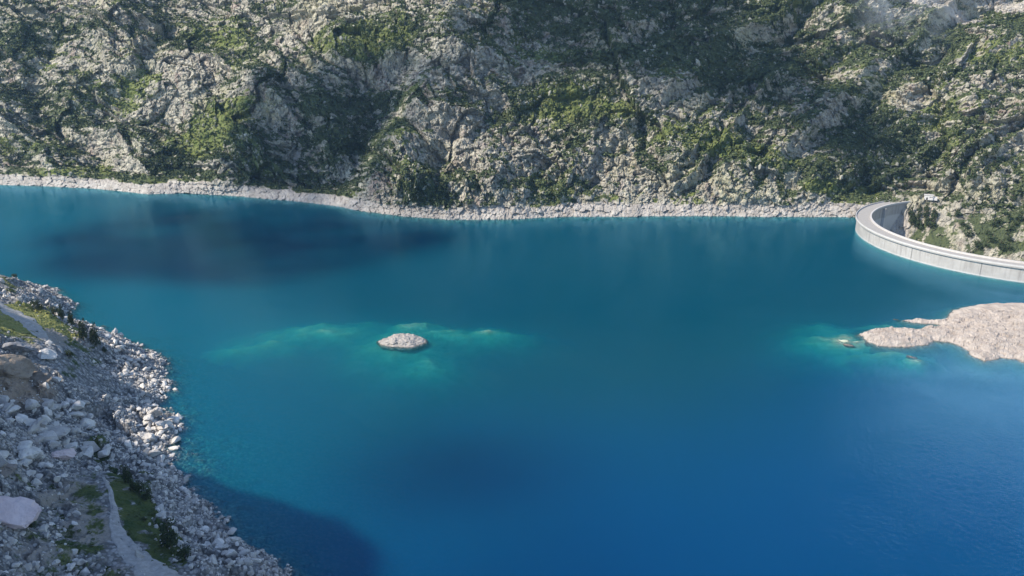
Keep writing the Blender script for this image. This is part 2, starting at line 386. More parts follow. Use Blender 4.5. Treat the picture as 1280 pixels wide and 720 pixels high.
# (centre, radii, tilt, cover added, brightness added) where the photograph's turf and scrub lie
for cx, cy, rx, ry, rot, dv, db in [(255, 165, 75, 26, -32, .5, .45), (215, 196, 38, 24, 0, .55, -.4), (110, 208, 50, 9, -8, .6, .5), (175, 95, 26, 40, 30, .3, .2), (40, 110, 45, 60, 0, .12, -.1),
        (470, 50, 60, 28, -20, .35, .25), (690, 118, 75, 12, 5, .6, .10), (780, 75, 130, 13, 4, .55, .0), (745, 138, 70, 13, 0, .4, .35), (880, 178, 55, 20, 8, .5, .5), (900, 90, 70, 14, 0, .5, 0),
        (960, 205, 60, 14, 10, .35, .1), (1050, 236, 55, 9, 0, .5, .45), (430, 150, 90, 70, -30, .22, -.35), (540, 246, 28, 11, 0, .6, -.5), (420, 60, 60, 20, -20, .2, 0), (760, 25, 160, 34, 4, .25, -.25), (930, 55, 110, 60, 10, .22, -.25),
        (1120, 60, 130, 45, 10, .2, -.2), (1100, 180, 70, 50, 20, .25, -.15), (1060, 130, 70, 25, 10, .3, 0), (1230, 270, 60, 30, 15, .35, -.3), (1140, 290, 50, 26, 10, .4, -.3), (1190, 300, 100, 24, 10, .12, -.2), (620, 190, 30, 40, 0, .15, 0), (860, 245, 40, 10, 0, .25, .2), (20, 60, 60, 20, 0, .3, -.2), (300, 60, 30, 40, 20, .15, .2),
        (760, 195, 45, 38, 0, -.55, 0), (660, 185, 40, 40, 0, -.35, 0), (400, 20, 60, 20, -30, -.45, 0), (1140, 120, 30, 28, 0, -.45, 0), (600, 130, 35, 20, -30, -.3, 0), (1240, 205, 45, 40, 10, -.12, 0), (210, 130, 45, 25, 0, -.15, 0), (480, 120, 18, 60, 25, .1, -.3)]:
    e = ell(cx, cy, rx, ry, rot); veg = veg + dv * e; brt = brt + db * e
veg = np.clip(veg, 0, 1) * (1 - sstep(.2, .7, ring))
pale = np.clip(ring, 0, 1) * (1 - sstep(1195, 1225, PXb) * .0)
# a pale scree apron high on the right
scr = np.zeros_like(R)
for a, b, w_ in [((1130, -6), (1225, 24), 9), ((1190, -12), (1300, 10), 7), ((1240, -6), (1330, 40), 8)]:
    d, tt = line_d(PXb + 6 * fbm2(U / 20, W / 20, 2, 3), PYb + 3 * fbm2(U / 12, W / 12, 2, 4), [a, b]); scr = np.maximum(scr, 1 - sstep(w_ * .5, w_, d))
d, tt = line_d(PXb + 3 * fbm2(U / 9, W / 9, 2, 3), PYb, [(372, 180), (362, 235)]); scr = np.maximum(scr, .7 * (1 - sstep(1.5, 4, d)))
pale = np.maximum(pale, scr * .75); veg = veg * (1 - scr)
o = mesh_np('mountainside', VM.reshape(-1, 3), grid_faces(*TH.shape), M_MOUNT, False, None, np.stack([veg.ravel(), np.clip(brt, 0, 1).ravel(), pale.ravel()], 1))
tag(o, kind='structure')

# raster of what the photograph's pixels meet on a surface
def raster(V):
    px, py, dep = proj(V)
    ok = (px > -40) & (px < 1320) & (py > -40) & (py < 760) & (dep > 5)
    idx = np.nonzero(ok)[0]; idx = idx[np.argsort(-dep[idx])]
    ras = np.full((400, 680), -1, np.int64)
    ras[((py[idx] + 40) / 2).astype(int), ((px[idx] + 40) / 2).astype(int)] = idx
    return ras
VMf = VM.reshape(-1, 3); vegf = veg.ravel(); brtf = brt.ravel()
RASM = raster(VMf)
def at_mountain(px, py):
    for k in range(12):
        s = RASM[int((py + 40) / 2) - k // 2: int((py + 40) / 2) + k // 2 + 1, int((px + 40) / 2) - k // 2:int((px + 40) / 2) + k // 2 + 1]
        s = s[s >= 0]
        if len(s): return VMf[s[0]].copy()
    return None

# ------------------------------------------------------------------ the near hillside: a height field through known points
NEARP = [  # photograph x, y, height
    (360, 720, 0), (330, 695, 0), (300, 674, 0), (262, 645, 0), (236, 612, 0), (216, 586, 0), (222, 562, 0), (224, 545, 0), (214, 508, 0), (202, 470, 0), (182, 440, 0), (166, 428, 0), (150, 421, 0),
    (205, 720, 12.8), (160, 685, 14.4), (143, 650, 15.7), (138, 612, 15.3), (130, 598, 14.9), (215, 690, 10.2), (190, 640, 8.5), (250, 700, 8.1), (170, 600, 9.3), (290, 705, 4.2),
    (80, 620, 16.6), (90, 680, 17.3), (60, 720, 19.4), (0, 720, 23), (20, 650, 22.3), (0, 600, 26.6), (50, 575, 19.7), (110, 575, 9.5), (160, 545, 5.6), (180, 520, 3.9), (0, 530, 26.7), (60, 530, 22), (110, 520, 11.6), (150, 490, 7.3), (170, 470, 4.7),
    (20, 505, 26.1), (25, 458, 31.9), (70, 465, 26.1), (60, 500, 23.2), (110, 460, 13.4), (130, 445, 10.8), (0, 425, 39.6), (40, 428, 34.6), (75, 432, 30.2), (0, 395, 37.4), (40, 400, 31.7), (75, 408, 26.6), (115, 418, 20.9), (0, 380, 36), (50, 388, 28.1), (85, 400, 23.8),
    (0, 345, 18), (30, 352, 14.4), (60, 368, 8.1), (20, 372, 17.3), (60, 380, 10.1)]
PTS = [unp(x, y, z) for x, y, z in NEARP] + [np.array(p, float) for p in [
    # far side and foot of the headland
    (-248, 428, 0), (-266, 447, 0), (-305, 474, 0), (-350, 496, 0), (-400, 515, 0), (-240, 402, 0), (-222, 392, 0), (-244, 414, 0), (-228, 428, -7), (-215, 412, -6), (-240, 450, -9), (-290, 490, -9), (-340, 520, -10), (-250, 520, -16), (-170, 470, -16), (-120, 400, -14), (-195, 410, -9), (-180, 395, -6),
    # lake floor off the shore
    (-60, 350, -15), (-40, 270, -15), (0, 200, -22), (-140, 360, -7), (-95, 280, -6), (-75, 245, -8), (-45, 200, -10), (-110, 330, -12),
    # the slope runs on behind the camera and climbs to a crest on the left
    (-60, 120, 4), (-30, 60, 20), (0, 0, 60), (-100, 100, 45), (-150, 60, 95), (-100, 0, 105), (40, 100, -10), (60, 0, 20),
    (-320, 40, 225), (-330, -40, 240), (-230, -60, 190), (-420, 200, 120), (-420, 60, 220), (-310, 320, 62), (-340, 380, 40), (-420, 420, 40), (-420, 300, 70)]]
# the crest that shades the lower slope: each point lies towards the sun from where its shadow ends
for (x, y, z, t) in [(50, 409, 30, 85), (96, 432, 22, 105), (112, 478, 13, 120), (142, 530, 8, 138), (196, 580, 0, 165), (330, 622, 0, 215), (415, 640, 0, 255), (455, 672, 0, 285), (440, 715, 0, 310), (400, 790, 0, 330)]:
    e = unp(x, y, z); PTS.append(e + TO_SUN * t)
    if t > 100: PTS.append(e + TO_SUN * t * .6 - np.array([0, 0, 9.0])); PTS.append(e + TO_SUN * t * 1.25 - np.array([0, 0, 34.0]))
PTS = np.array(PTS)
def rbf(P, lam=1.2):
    c = P[:, :2].mean(0); s = 100.0; q = (P[:, :2] - c) / s
    d = np.linalg.norm(q[:, None] - q[None], axis=2); n = len(P)
    A = np.zeros((n + 3, n + 3)); A[:n, :n] = d + 0; A[:n, :n] -= np.eye(n) * lam * .01; A[:n, n] = 1; A[:n, n + 1:] = q; A[n:, :n] = A[:n, n:].T
    w = np.linalg.solve(A, np.r_[P[:, 2], 0, 0, 0])
    def f(x, y):
        x = (np.asarray(x) - c[0]) / s; y = (np.asarray(y) - c[1]) / s; out = w[n] + w[n + 1] * x + w[n + 2] * y
        for i in range(n): out = out + w[i] * np.hypot(x - q[i, 0], y - q[i, 1])
        return out
    return f
HB = rbf(PTS)
PATH_LOW = [unp(x, y, z)[:2] for x, y, z in [(129, 595, 14.5), (137, 610, 15.3), (142, 632, 15.7), (143, 655, 15.7), (158, 684, 14.5), (182, 704, 13.6), (212, 724, 12.7), (260, 760, 11)]]
PATH_UP = [unp(x, y, z)[:2] for x, y, z in [(-40, 372, 39), (8, 388, 36), (32, 400, 32.7), (52, 414, 31.7), (68, 427, 31), (78, 436, 30)]]
def flatmask(x, y):
    d1, _ = line_d(x, y, PATH_LOW); d2, _ = line_d(x, y, PATH_UP)
    return 1 - .85 * np.maximum(1 - sstep(4, 14, d1), 1 - sstep(8, 24, d2))
def HN(x, y):
    x = np.asarray(x, float); y = np.asarray(y, float)
    z = HB(x, y); fm = flatmask(x, y)
    n = 2.6 * fbm2(x / 26, y / 26, 3, 201) * fm
    b, e = blocks(x / 9, y / 9, 9); n = n + (1.5 * b) * fm * sstep(-3, 6, z)
    b, e = blocks(x / 3.6 + .3, y / 3.6, 10); n = n + (.7 * b - .4 * (1 - sstep(0, .2, e))) * (.25 + .75 * fm)
    n = n + .35 * fbm2(x / 2.2, y / 2.2, 3, 221) * fm
    return z + n * sstep(-12, 1, z) 
gx = np.concatenate([np.arange(-460, -262, 5.0), np.arange(-262, -30, .75), np.arange(-30, 80, 4.0)])
gy = np.concatenate([np.arange(-120, 100, 5.0), np.arange(100, 475, .85), np.arange(475, 560, 5.0)])
GX, GY = np.meshgrid(gx, gy)
GZ = HN(GX, GY)
# the camera flies clear of the slope
clear = np.hypot(GX, GY) ; GZ = np.minimum(GZ, np.where(clear < 160, 40 + clear * .75, 999))
VN = np.stack([GX, GY, GZ], -1); VNf = VN.reshape(-1, 3)
PXn, PYn, _ = proj(VNf); PXn = PXn.reshape(GX.shape); PYn = PYn.reshape(GX.shape)
NX_ = fbm2(GX / 7, GY / 7, 5, 7, .7) * 2.6; NY_ = fbm2(GX / 7 + 5, GY / 7, 5, 9, .7) * 2.6
def elln(cx, cy, rx, ry, rot=0, w=6):
    a = math.radians(rot); x = PXn - cx + w * NX_; y = PYn - cy + w * NY_
    p = (x * math.cos(a) + y * math.sin(a)) / rx; q = (-x * math.sin(a) + y * math.cos(a)) / ry
    return 1 - sstep(.7, 1.15, np.sqrt(p * p + q * q))
vn = np.zeros(GX.shape)
for cx, cy, rx, ry, rot, v in [(170, 640, 26, 48, -28, 1), (205, 685, 26, 36, -28, 1), (150, 600, 16, 22, -20, .9), (110, 615, 26, 20, 0, .62), (100, 690, 40, 30, 0, .55), (118, 640, 12, 60, 0, .6), (125, 560, 26, 18, 40, .6), (40, 600, 40, 9, 10, .55),
        (55, 398, 45, 12, 22, 1), (10, 388, 30, 10, 0, .9), (20, 412, 40, 16, 10, .7), (85, 412, 22, 10, 25, .8), (90, 455, 14, 18, 20, .6), (100, 440, 30, 12, 35, .55), (15, 355, 20, 8, 20, .6), (120, 715, 40, 16, 0, .5), (185, 600, 10, 12, 0, .5)]:
    vn = np.maximum(vn, v * elln(cx, cy, rx, ry, rot))
dn = np.maximum.reduce([elln(85, 618, 40, 16, -5), elln(110, 660, 34, 30, 0) * .9, elln(60, 690, 40, 22, 0) * .6, elln(45, 415, 50, 14, 15) * .9])
wn = elln(28, 482, 44, 26, 8) * .9
vn *= sstep(2, 6, GZ)
dry_lit = np.maximum(elln(60, 396, 60, 18, 22), elln(20, 400, 50, 22, 10)); vn = vn * np.maximum(dry_lit, np.clip(.86 + .9 * fbm2(GX / 6, GY / 6, 4, 67), .4, 1.15))  # dry yellow grass, with a sunlit tone put into its colour
low_ = elln(60, 670, 92, 66, 0)
vn = np.maximum(vn, low_ * (.30 + .45 * fbm2(GX / 5, GY / 5, 4, 66)) * (GZ > 4))
hz = sstep(-190, -330, GX) * .55; vn = np.maximum(vn, hz * (.5 + fbm2(GX / 30, GY / 30, 3, 4)))
o = mesh_np('hillside', VNf, grid_faces(*GX.shape), M_HILL, False, None, np.stack([vn.ravel(), dn.ravel(), wn.ravel(), dry_lit.ravel()], 1)); tag(o, kind='structure')
RASN = raster(VNf)
def at_near(px, py):
    for k in range(14):
        s = RASN[max(0, int((py + 40) / 2) - k // 2): int((py + 40) / 2) + k // 2 + 1, max(0, int((px + 40) / 2) - k // 2):int((px + 40) / 2) + k // 2 + 1]
        s = s[s >= 0]
        if len(s): return VNf[s[0]].copy()
    return None

def ribbon(name, pts, widths, mat):
    pts = np.array(pts); n = 90; t = np.linspace(0, len(pts) - 1, n)
    cx = np.interp(t, range(len(pts)), pts[:, 0]); cy = np.interp(t, range(len(pts)), pts[:, 1])
    for _ in range(6): cx[1:-1] = (cx[:-2] + cx[1:-1] * 2 + cx[2:]) / 4; cy[1:-1] = (cy[:-2] + cy[1:-1] * 2 + cy[2:]) / 4
    w = np.interp(t, range(len(widths)), widths); tx = np.gradient(cx); ty = np.gradient(cy); L = np.hypot(tx, ty); nx, ny = -ty / L, tx / L
    s = np.linspace(-1, 1, 13); wv = w[:, None] * s[None] * (1 + .35 * vnoise2(t[:, None] * 3 + 0 * s[None], np.sign(s)[None] * 4 + t[:, None] * 0, 3))
    X = cx[:, None] + nx[:, None] * wv; Y = cy[:, None] + ny[:, None] * wv
    Z = HN(X, Y) + .12 + .10 * (1 - s[None] ** 2)
    V = np.stack([X, Y, Z], -1)
    V[:, 0, 2] -= .5; V[:, -1, 2] -= .5
    return mesh_np(name, V.reshape(-1, 3), grid_faces(n, 13), mat, True)
tag(ribbon('path', PATH_LOW, [.5, .7, 1.0, 1.8, 3.0, 4.0, 5.5, 6.0], M_PATH), kind='structure')
tag(ribbon('path', PATH_UP, [7, 6, 5, 3.5, 1.6, .6], M_PATH), kind='structure')

# ------------------------------------------------------------------ the right-hand rock spit and the ground it joins
SPIT = [(1075, 418), (1092, 411.5), (1120, 410.5), (1144, 412), (1167, 408.5), (1180, 406.8), (1160, 405), (1142, 403.5), (1130, 400.6), (1144, 399), (1172, 401.5), (1184, 398.5), (1188, 393), (1191, 388.7), (1206, 384), (1224, 380.7), (1252, 379.2), (1280, 380),
        (1330, 381), (1420, 372), (1640, 352), (2400, 352), (2400, 520), (1500, 500), (1340, 470), (1280, 453), (1268, 448.5), (1250, 448), (1231, 452), (1217, 446), (1207, 436.5), (1191, 428.5), (1167, 426), (1160, 431.5), (1130, 434), (1100, 433), (1086, 428)]
SPW = np.array([unp(*q)[:2] for q in SPIT])
def HS(x, y):
    wx = x + 1.2 * fbm2(x / 5, y / 5, 3, 300); wy = y + 1.2 * fbm2(x / 5 + 9, y / 5, 3, 301)
    sd = poly_sd(wx, wy, SPW)
    inn = np.clip(sd, 0, None)
    z = np.where(sd > 0, 2.3 * (1 - np.exp(-inn / 3.0)) + .055 * inn, sd * .42)
    z = z + (np.clip(x - 345, 0, None) * .42) * sstep(0, 30, sd)
    m = .3 + .7 * sstep(-1, 2, z)
    z = z + m * (1.0 * fbm2(x / 13, y / 13, 3, 310) * sstep(0, 5, sd))
    b, e = blocks(x / 5.5, y / 4.5, 20); z = z + m * (.5 * b) * sstep(-.5, 2, sd); b, e = blocks(x / 2.2, y / 1.8, 21); z = z + m * (.28 * b - .3 * (1 - sstep(0, .2, e)))
    return np.maximum(z + .2 * fbm2(x / 1.1, y / 1.1, 3, 320) * m, -24)
gx = np.concatenate([np.arange(120, 320, .55), np.arange(320, 900, 5.0)]); gy = np.concatenate([np.arange(180, 290, 5.0), np.arange(290, 410, .55), np.arange(410, 475, 4.0)])
SX, SY = np.meshgrid(gx, gy); SZ = HS(SX, SY)
# ground keeps off the valley below the dam
SZ = np.where((np.hypot(SX - DC[0], SY - DC[1]) < DR - 4) & (SZ > -2), -2, SZ)
o = mesh_np('rock_spit', np.stack([SX, SY, SZ], -1).reshape(-1, 3), grid_faces(*SX.shape), M_ROCKW, False); tag(o, kind='structure')

# ------------------------------------------------------------------ lake floor with its shoals
gx = np.concatenate([np.arange(-1000, -260, 20.0), np.arange(-260, 260, 1.6), np.arange(260, 700, 20.0)]); gy = np.concatenate([np.arange(-100, 280, 16.0), np.arange(280, 440, 1.6), np.arange(440, 1000, 16.0)])
BX, BY = np.meshgrid(gx, gy)
BZ = np.full(BX.shape, -26.0)
def shoal(px, py, rx, ry, top, rot=0, s=1, cl=-1.1):
    global BZ
    c = unp(px, py); a = math.radians(rot)
    x = BX - c[0] + 5 * fbm2(BX / 14, BY / 14, 3, s); y = BY - c[1] + 6 * fbm2(BX / 14 + 4, BY / 14, 3, s + 9)
    p = (x * math.cos(a) + y * math.sin(a)) / rx; q = (-x * math.sin(a) + y * math.cos(a)) / ry
    d = np.sqrt(p * p + q * q) / 1.22
    BZ = np.maximum(BZ, np.minimum(top, cl) + .3 - 2.6 * np.clip(d, 0, 6) ** 1.5 + (1.5 * fbm2(BX / 9, BY / 5, 4, 44)) * np.exp(-d * .5))
shoal(503, 424, 16, 18, -1.4, 0, 1)
shoal(400, 409, 24, 11, -1.7, 12, 2); shoal(432, 411, 9, 6, -1.2, 0, 3); shoal(330, 425, 16, 7, -2.4, 12, 4); shoal(295, 430, 12, 7, -3.2, 0, 5)
shoal(520, 405, 10, 9, -1.0, 0, 6); shoal(560, 412, 22, 9, -2.0, -8, 7); shoal(610, 412, 14, 8, -1.5, 0, 8); shoal(530, 448, 13, 11, -2.6, 0, 9)
shoal(1060, 424, 16, 10, -.35, 0, 10, -.35); shoal(1105, 440, 18, 6, -1.3, 0, 11); shoal(1040, 408, 14, 12, -2.6, 0, 12); shoal(1140, 446, 10, 5, -.9, 0, 13); shoal(1110, 404, 12, 6, -2.0, 0, 14)
o = mesh_np('lakebed', np.stack([BX, BY, BZ], -1).reshape(-1, 3), grid_faces(*BX.shape), M_BED, True); tag(o, kind='structure')

# ------------------------------------------------------------------ water
ang0, ang1 = math.radians(103), math.radians(292)
arc = [DC + (DR - 2.0) * np.array([math.cos(a), math.sin(a)]) for a in np.linspace(ang1, ang0, 90)]
ol = [(-1000, -60), (900, -60), (900, float(arc[0][1]))] + [tuple(p) for p in arc] + [(float(arc[-1][0]), 1000), (-1000, 1000)]
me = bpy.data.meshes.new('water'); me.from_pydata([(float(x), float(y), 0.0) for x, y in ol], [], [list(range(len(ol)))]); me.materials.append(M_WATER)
o = bpy.data.objects.new('water', me); COL.objects.link(o); tag(o, kind='structure')

# ------------------------------------------------------------------ the dam
def sweep(name, prof, a0, a1, n, mat, parent, closed_uv=True):
    """a profile of (radius, height) points swept round the dam's centre; UV in metres along and up"""
    A = np.linspace(a0, a1, n); k = len(prof); P = np.array(prof)
    V = np.zeros((n, k, 3)); V[..., 0] = DC[0] + np.cos(A)[:, None] * P[None, :, 0]; V[..., 1] = DC[1] + np.sin(A)[:, None] * P[None, :, 0]; V[..., 2] = P[None, :, 1]
    i = np.arange(n * k).reshape(n, k); j = np.roll(i, -1, 1)
    Fq = np.stack([i[:-1], i[1:], j[1:], j[:-1]], -1).reshape(-1, 4)
    ob = mesh_np(name, V.reshape(-1, 3), Fq, mat, False, parent)
    bm_faces = [list(range(k)), [(n - 1) * k + q for q in reversed(range(k))]]
    me = ob.data
    me2 = bpy.data.meshes.new(name); me2.from_pydata([tuple(v) for v in V.reshape(-1, 3)], [], [tuple(int(q) for q in f) for f in Fq] + bm_faces)
    uv = me2.uv_layers.new(name='UVMap')
    for pl in me2.polygons:
        for li in pl.loop_indices:
            v = me2.loops[li].vertex_index; uv.data[li].uv = (float(A[v // k] * DR), float(P[v % k, 1]))
    me2.materials.append(mat if not isinstance(mat, list) else mat[0])
    ob.data = me2; ob.data.name = name; bpy.data.meshes.remove(me)
    return ob
dam = empty('arch_dam', (0, 0, 0)); tag(dam, 'curved pale concrete arch dam with roadway along its crest holding back the lake', 'dam')
sweep('wall', [(DRI + 1.0, -58), (DR, -58), (DR, DZ - 1.6), (DR - .01, DZ - .55), (DRI + .6, DZ - .55), (DRI + .6, DZ - 1.6), (DRI + .9, -20)], ang0, ang1, 220, M_CONC, dam)
sweep('crest_slab', [(DRI - .3, DZ - 1.35), (DRI + .598, DZ - 1.35), (DRI + .598, DZ - .548), (DR - .008, DZ - .548), (DR + .004, DZ - 1.5), (DR + 1.1, DZ - 1.2), (DR + 1.1, DZ - .35), (DRI - .3, DZ - .35)], ang0, ang1, 220, M_ROAD, dam)
sweep('parapet', [(DR + .55, DZ - .347), (DR + 1.0, DZ - .347), (DR + 1.0, DZ + .65), (DR + .55, DZ + .65)], ang0, ang1, 220, M_PARA, dam)
sweep('parapet', [(DRI - .2, DZ - .347), (DRI + .9, DZ - .347), (DRI + .9, DZ + .75), (DRI - .2, DZ + .75)], ang0, ang1, 220, M_PARA, dam)
da = math.radians(138)
for a_ in (ang0 + .48, ):
    sweep('buttress', [(DRI - 1.6, -45), (DRI + .58, -45), (DRI + .58, DZ - 1.37), (DRI - 1.6, DZ - 1.37)], a_, a_ + .028, 4, M_CONC, dam)
# little house where the crest meets the mountain
def box(name, c, s, mat, parent, rz=0):
    v = []; f = [(0, 1, 3, 2), (4, 6, 7, 5), (0, 4, 5, 1), (2, 3, 7, 6), (0, 2, 6, 4), (1, 5, 7, 3)]
    for a in (-1, 1):
        for b in (-1, 1):
            for d in (-1, 1): v.append((c[0] + a * s[0] / 2, c[1] + b * s[1] / 2, c[2] + d * s[2] / 2))
    me = bpy.data.meshes.new(name); me.from_pydata(v, [], f); me.materials.append(mat)
    ob = bpy.data.objects.new(name, me); COL.objects.link(ob); ob.parent = parent
    bv = ob.modifiers.new('edge', 'BEVEL'); bv.width = .05; bv.segments = 1
    return ob
hp = at_mountain(1161, 248); hp[2] -= .2
hut = empty('dam_hut', hp); hut.scale = (.78, .78, .78); hut.rotation_euler = (0, 0, math.radians(-22)); tag(hut, 'small white flat roofed hut at the far end of the dam crest', 'hut')
box('wall', (0, 0, 2.0), (8.5, 6, 5.0), M_WHITE, hut); box('roof', (0, 0, 4.72), (9.3, 6.8, .4), M_ROOF, hut); box('door', (-1.6, -3.01, 1.0), (1.6, .12, 2.6), M_DARK, hut)
for x in (1.2, 3.0): box('window', (x, -3.01, 2.6), (1.0, .12, 1.1), M_DARK, hut)
box('annexe', (6.4, .4, 1.0), (4.2, 4.2, 3.4), M_WHITE, hut)

# ------------------------------------------------------------------ rocks
def ico(sub):
    import bmesh
    bm = bmesh.new(); bmesh.ops.create_icosphere(bm, subdivisions=sub, radius=1.0)
    V = np.array([v.co[:] for v in bm.verts]); Fq = np.array([[v.index for v in f.verts] for f in bm.faces]); bm.free(); return V, Fq
IC1, IC2, IC4 = ico(1), ico(2), ico(4)
def rock(seed, base, cuts=11, rough=.05):
    r = np.random.default_rng(seed); V, Fq = base; V = V.copy()
    for _ in range(cuts):
        n = r.normal(size=3); n /= np.linalg.norm(n); d = r.uniform(.38, .78)
        V -= np.clip(V @ n - d, 0, None)[:, None] * n
    V *= np.array([1, r.uniform(.65, .95), r.uniform(.5, .8)])
    V += r.normal(size=V.shape) * rough * .5
    return V, Fq
def xform(V, loc, s, r):
    q = r.normal(size=4); q /= np.linalg.norm(q); w, x, y, z = q
    Rm_ = np.array([[1 - 2 * (y * y + z * z), 2 * (x * y - z * w), 2 * (x * z + y * w)], [2 * (x * y + z * w), 1 - 2 * (x * x + z * z), 2 * (y * z - x * w)], [2 * (x * z - y * w), 2 * (y * z + x * w), 1 - 2 * (x * x + y * y)]])
    return (V @ Rm_.T) * s + loc
def scatter(name, tmpl, locs, sizes, mat, seed, yaw_only=False):
    r = np.random.default_rng(seed); Vs = []; Fs = []; off = 0
    for p, s in zip(locs, sizes):
        V, Fq = tmpl[r.integers(len(tmpl))]
        if yaw_only:
            a = r.uniform(0, 6.28); c, sn = math.cos(a), math.sin(a)
            W_ = np.stack([V[:, 0] * c - V[:, 1] * sn, V[:, 0] * sn + V[:, 1] * c, V[:, 2]], 1) * s + p
        else: W_ = xform(V, p, s, r)
        Vs.append(W_); Fs.append(Fq + off); off += len(V)
    return mesh_np(name, np.concatenate(Vs), np.concatenate(Fs), mat, False)

T1 = [rock(i, IC1, 8, .08) for i in range(14)]; T2 = [rock(50 + i, IC2) for i in range(12)]
# loose stones: more where the photograph shows bare talus
cand = np.nonzero((PXn.ravel() > -25) & (PXn.ravel() < 380) & (PYn.ravel() > 335) & (PYn.ravel() < 745) & (VNf[:, 2] > -1.0) & (GX.ravel() < -35))[0]
fx, fy = VNf[cand, 0], VNf[cand, 1]
talus = (1 - .86 * sstep(.3, .7, vn.ravel()[cand])) * (1 - .7 * dn.ravel()[cand]) * (1 - .85 * wn.ravel()[cand]) * (flatmask(fx, fy) ** 2) * (1 - .62 * low_.ravel()[cand])
clump = .35 + .65 * sstep(-.3, .3, fbm2(fx / 10, fy / 10, 3, 500))
wgt = talus * clump; wgt /= wgt.sum()
pk = RNG.choice(cand, 11000, p=wgt)
LOC = VNf[pk] + np.stack([RNG.uniform(-.4, .4, len(pk)), RNG.uniform(-.4, .4, len(pk)), np.zeros(len(pk))], 1)
SIZ = .32 * (1 - RNG.random(len(pk))) ** -.42
SIZ = np.clip(SIZ, .3, 2.2); LOC[:, 2] += SIZ * .15
tag(scatter('scree', T1, LOC, SIZ, M_ROCK, 1), kind='stuff')

# countable boulders
T3 = []
for i in range(12):
    V, Fq = rock(700 + i, IC4, 12, .0); N = V / np.linalg.norm(V, axis=1)[:, None]
    b, e = blocks(V[:, 0] * 2.6 + V[:, 2] * 1.1 + i, V[:, 1] * 2.6 - V[:, 2], 40 + i)
    V = V + N * (.055 * b - .05 * (1 - sstep(0, .12, e)) + .05 * fbm2(V[:, 0] * 3 + V[:, 2], V[:, 1] * 3 + V[:, 2], 4, 60 + i))[:, None]
    T3.append((V, Fq))
BMESH = {}
def boulder_mesh(k, mat, T=None):
    T = T or T2; key = (k, mat.name, T is T2)
    if key not in BMESH:
        V, Fq = T[k]
        ob = mesh_np('boulder', V, Fq, mat); BMESH[key] = ob.data; bpy.data.objects.remove(ob)
    return BMESH[key]
def boulder(loc, s, label, group=None, mat=M_ROCK, k=None, name='boulder', rot=None, flat=1.0, T=None):
    k = random.randrange(len(T2)) if k is None else k
    o = bpy.data.objects.new(name, boulder_mesh(k, mat, T)); COL.objects.link(o)
    o.location = [float(a) for a in loc]; o.scale = (s, s * random.uniform(.8, 1.1), s * flat * random.uniform(.8, 1.1))
    o.rotation_euler = rot or (random.uniform(-.35, .35), random.uniform(-.35, .35), random.uniform(0, 6.28))
    tag(o, label, 'boulder', group); return o
def zone(n, poly, smin, smax, label, group, mat=M_ROCK):
    xs = [p[0] for p in poly]; ys = [p[1] for p in poly]; k = 0; tries = 0
    while k < n and tries < n * 30:
        tries += 1
        x, y = random.uniform(min(xs), max(xs)), random.uniform(min(ys), max(ys))
        if poly_sd(np.array([x]), np.array([y]), poly)[0] < 0: continue
        p = at_near(x, y)
        if p is None or p[2] < -.8: continue
        if flatmask(p[:1], p[1:2])[0] < .6: continue
        s = smin * (1 - random.random() * (1 - (smin / smax) ** 1.6)) ** (-1 / 1.6)
        boulder(p + np.array([0, 0, s * .18]), s, label, group, mat); k += 1
zone(70, [(-10, 495), (110, 500), (140, 560), (115, 600), (-10, 612)], 1.7, 4.8, 'grey angular boulder in the steep shaded boulder field above the path', 'boulders in the shaded field')
zone(50, [(-10, 690), (60, 640), (120, 640), (135, 725), (-10, 725)], .8, 2.4, 'pale grey stone block beside the path at the foot of the slope', 'stones left of the path')
zone(26, [(155, 600), (225, 660), (235, 715), (200, 690), (160, 650)], .6, 1.5, 'small pale stone lying in the grass between path and pines', 'stones in the grass')
zone(56, [(185, 495), (222, 520), (228, 560), (205, 590), (170, 530)], 1.1, 3.4, 'white angular boulder in the heap at the water edge below the talus', 'shore boulders in the heap')
zone(40, [(140, 425), (200, 465), (216, 505), (190, 500), (130, 440)], .9, 2.0, 'pale stone on the sunlit shore strip below the pines', 'stones on the sunlit shore')
zone(44, [(250, 650), (362, 722), (300, 722), (225, 650)], .9, 2.1, 'grey stone at the water edge below the large dark pine', 'stones on the lower shore')
# the ones that stand out
B = at_near
def big(px, py, s, label, mat, k, flat=1.0, name='boulder', rot=None, sink=.1):
    p = B(px, py)
    return boulder(p + np.array([0, 0, s * sink]), s, label, None, mat, k, name, rot, flat, T3)
big(12, 650, 10.5, 'huge smooth pink granite slab in the lower corner of the slope', M_ROCKP, 3, .42, 'granite_slab', (.25, .35, .5), .1)
big(8, 462, 9.0, 'high brown weathered rock outcrop with a pale cap under the shaded grass', M_ROCKB, 5, .8, 'rock_outcrop', (0, .1, .4), -.1)
big(40, 470, 7.6, 'brown weathered rock outcrop with rough face beside the taller one', M_ROCKB, 8, .75, 'rock_outcrop', (0, -.1, 1.4), -.2)
big(26, 440, 6.2, 'dark grey rounded boulder standing on the shaded grass edge', M_ROCKD, 1, .8, rot=(0, 0, .3), sink=.25)
big(58, 446, 5.2, 'mid grey boulder just downhill of the dark rounded boulder', M_ROCK, 7, .75, rot=(0, .2, 1.0), sink=.2)
big(36, 575, 5.6, 'large pale pointed boulder in the middle of the boulder field', M_ROCK, 2, .9, rot=(.1, 0, 2.0), sink=.25)
big(62, 542, 6.0, 'large flat tan boulder at the top of the boulder field', M_ROCK, 9, .6, rot=(.2, .2, .2), sink=.2)
big(78, 570, 4.2, 'brown tinted boulder below the large flat tan boulder', M_ROCKP, 4, .8, rot=(0, 0, .9), sink=.2)
big(8, 590, 4.6, 'rounded white boulder above the pink granite slab', M_ROCKW, 6, .8, rot=(0, 0, 1.2), sink=.2)
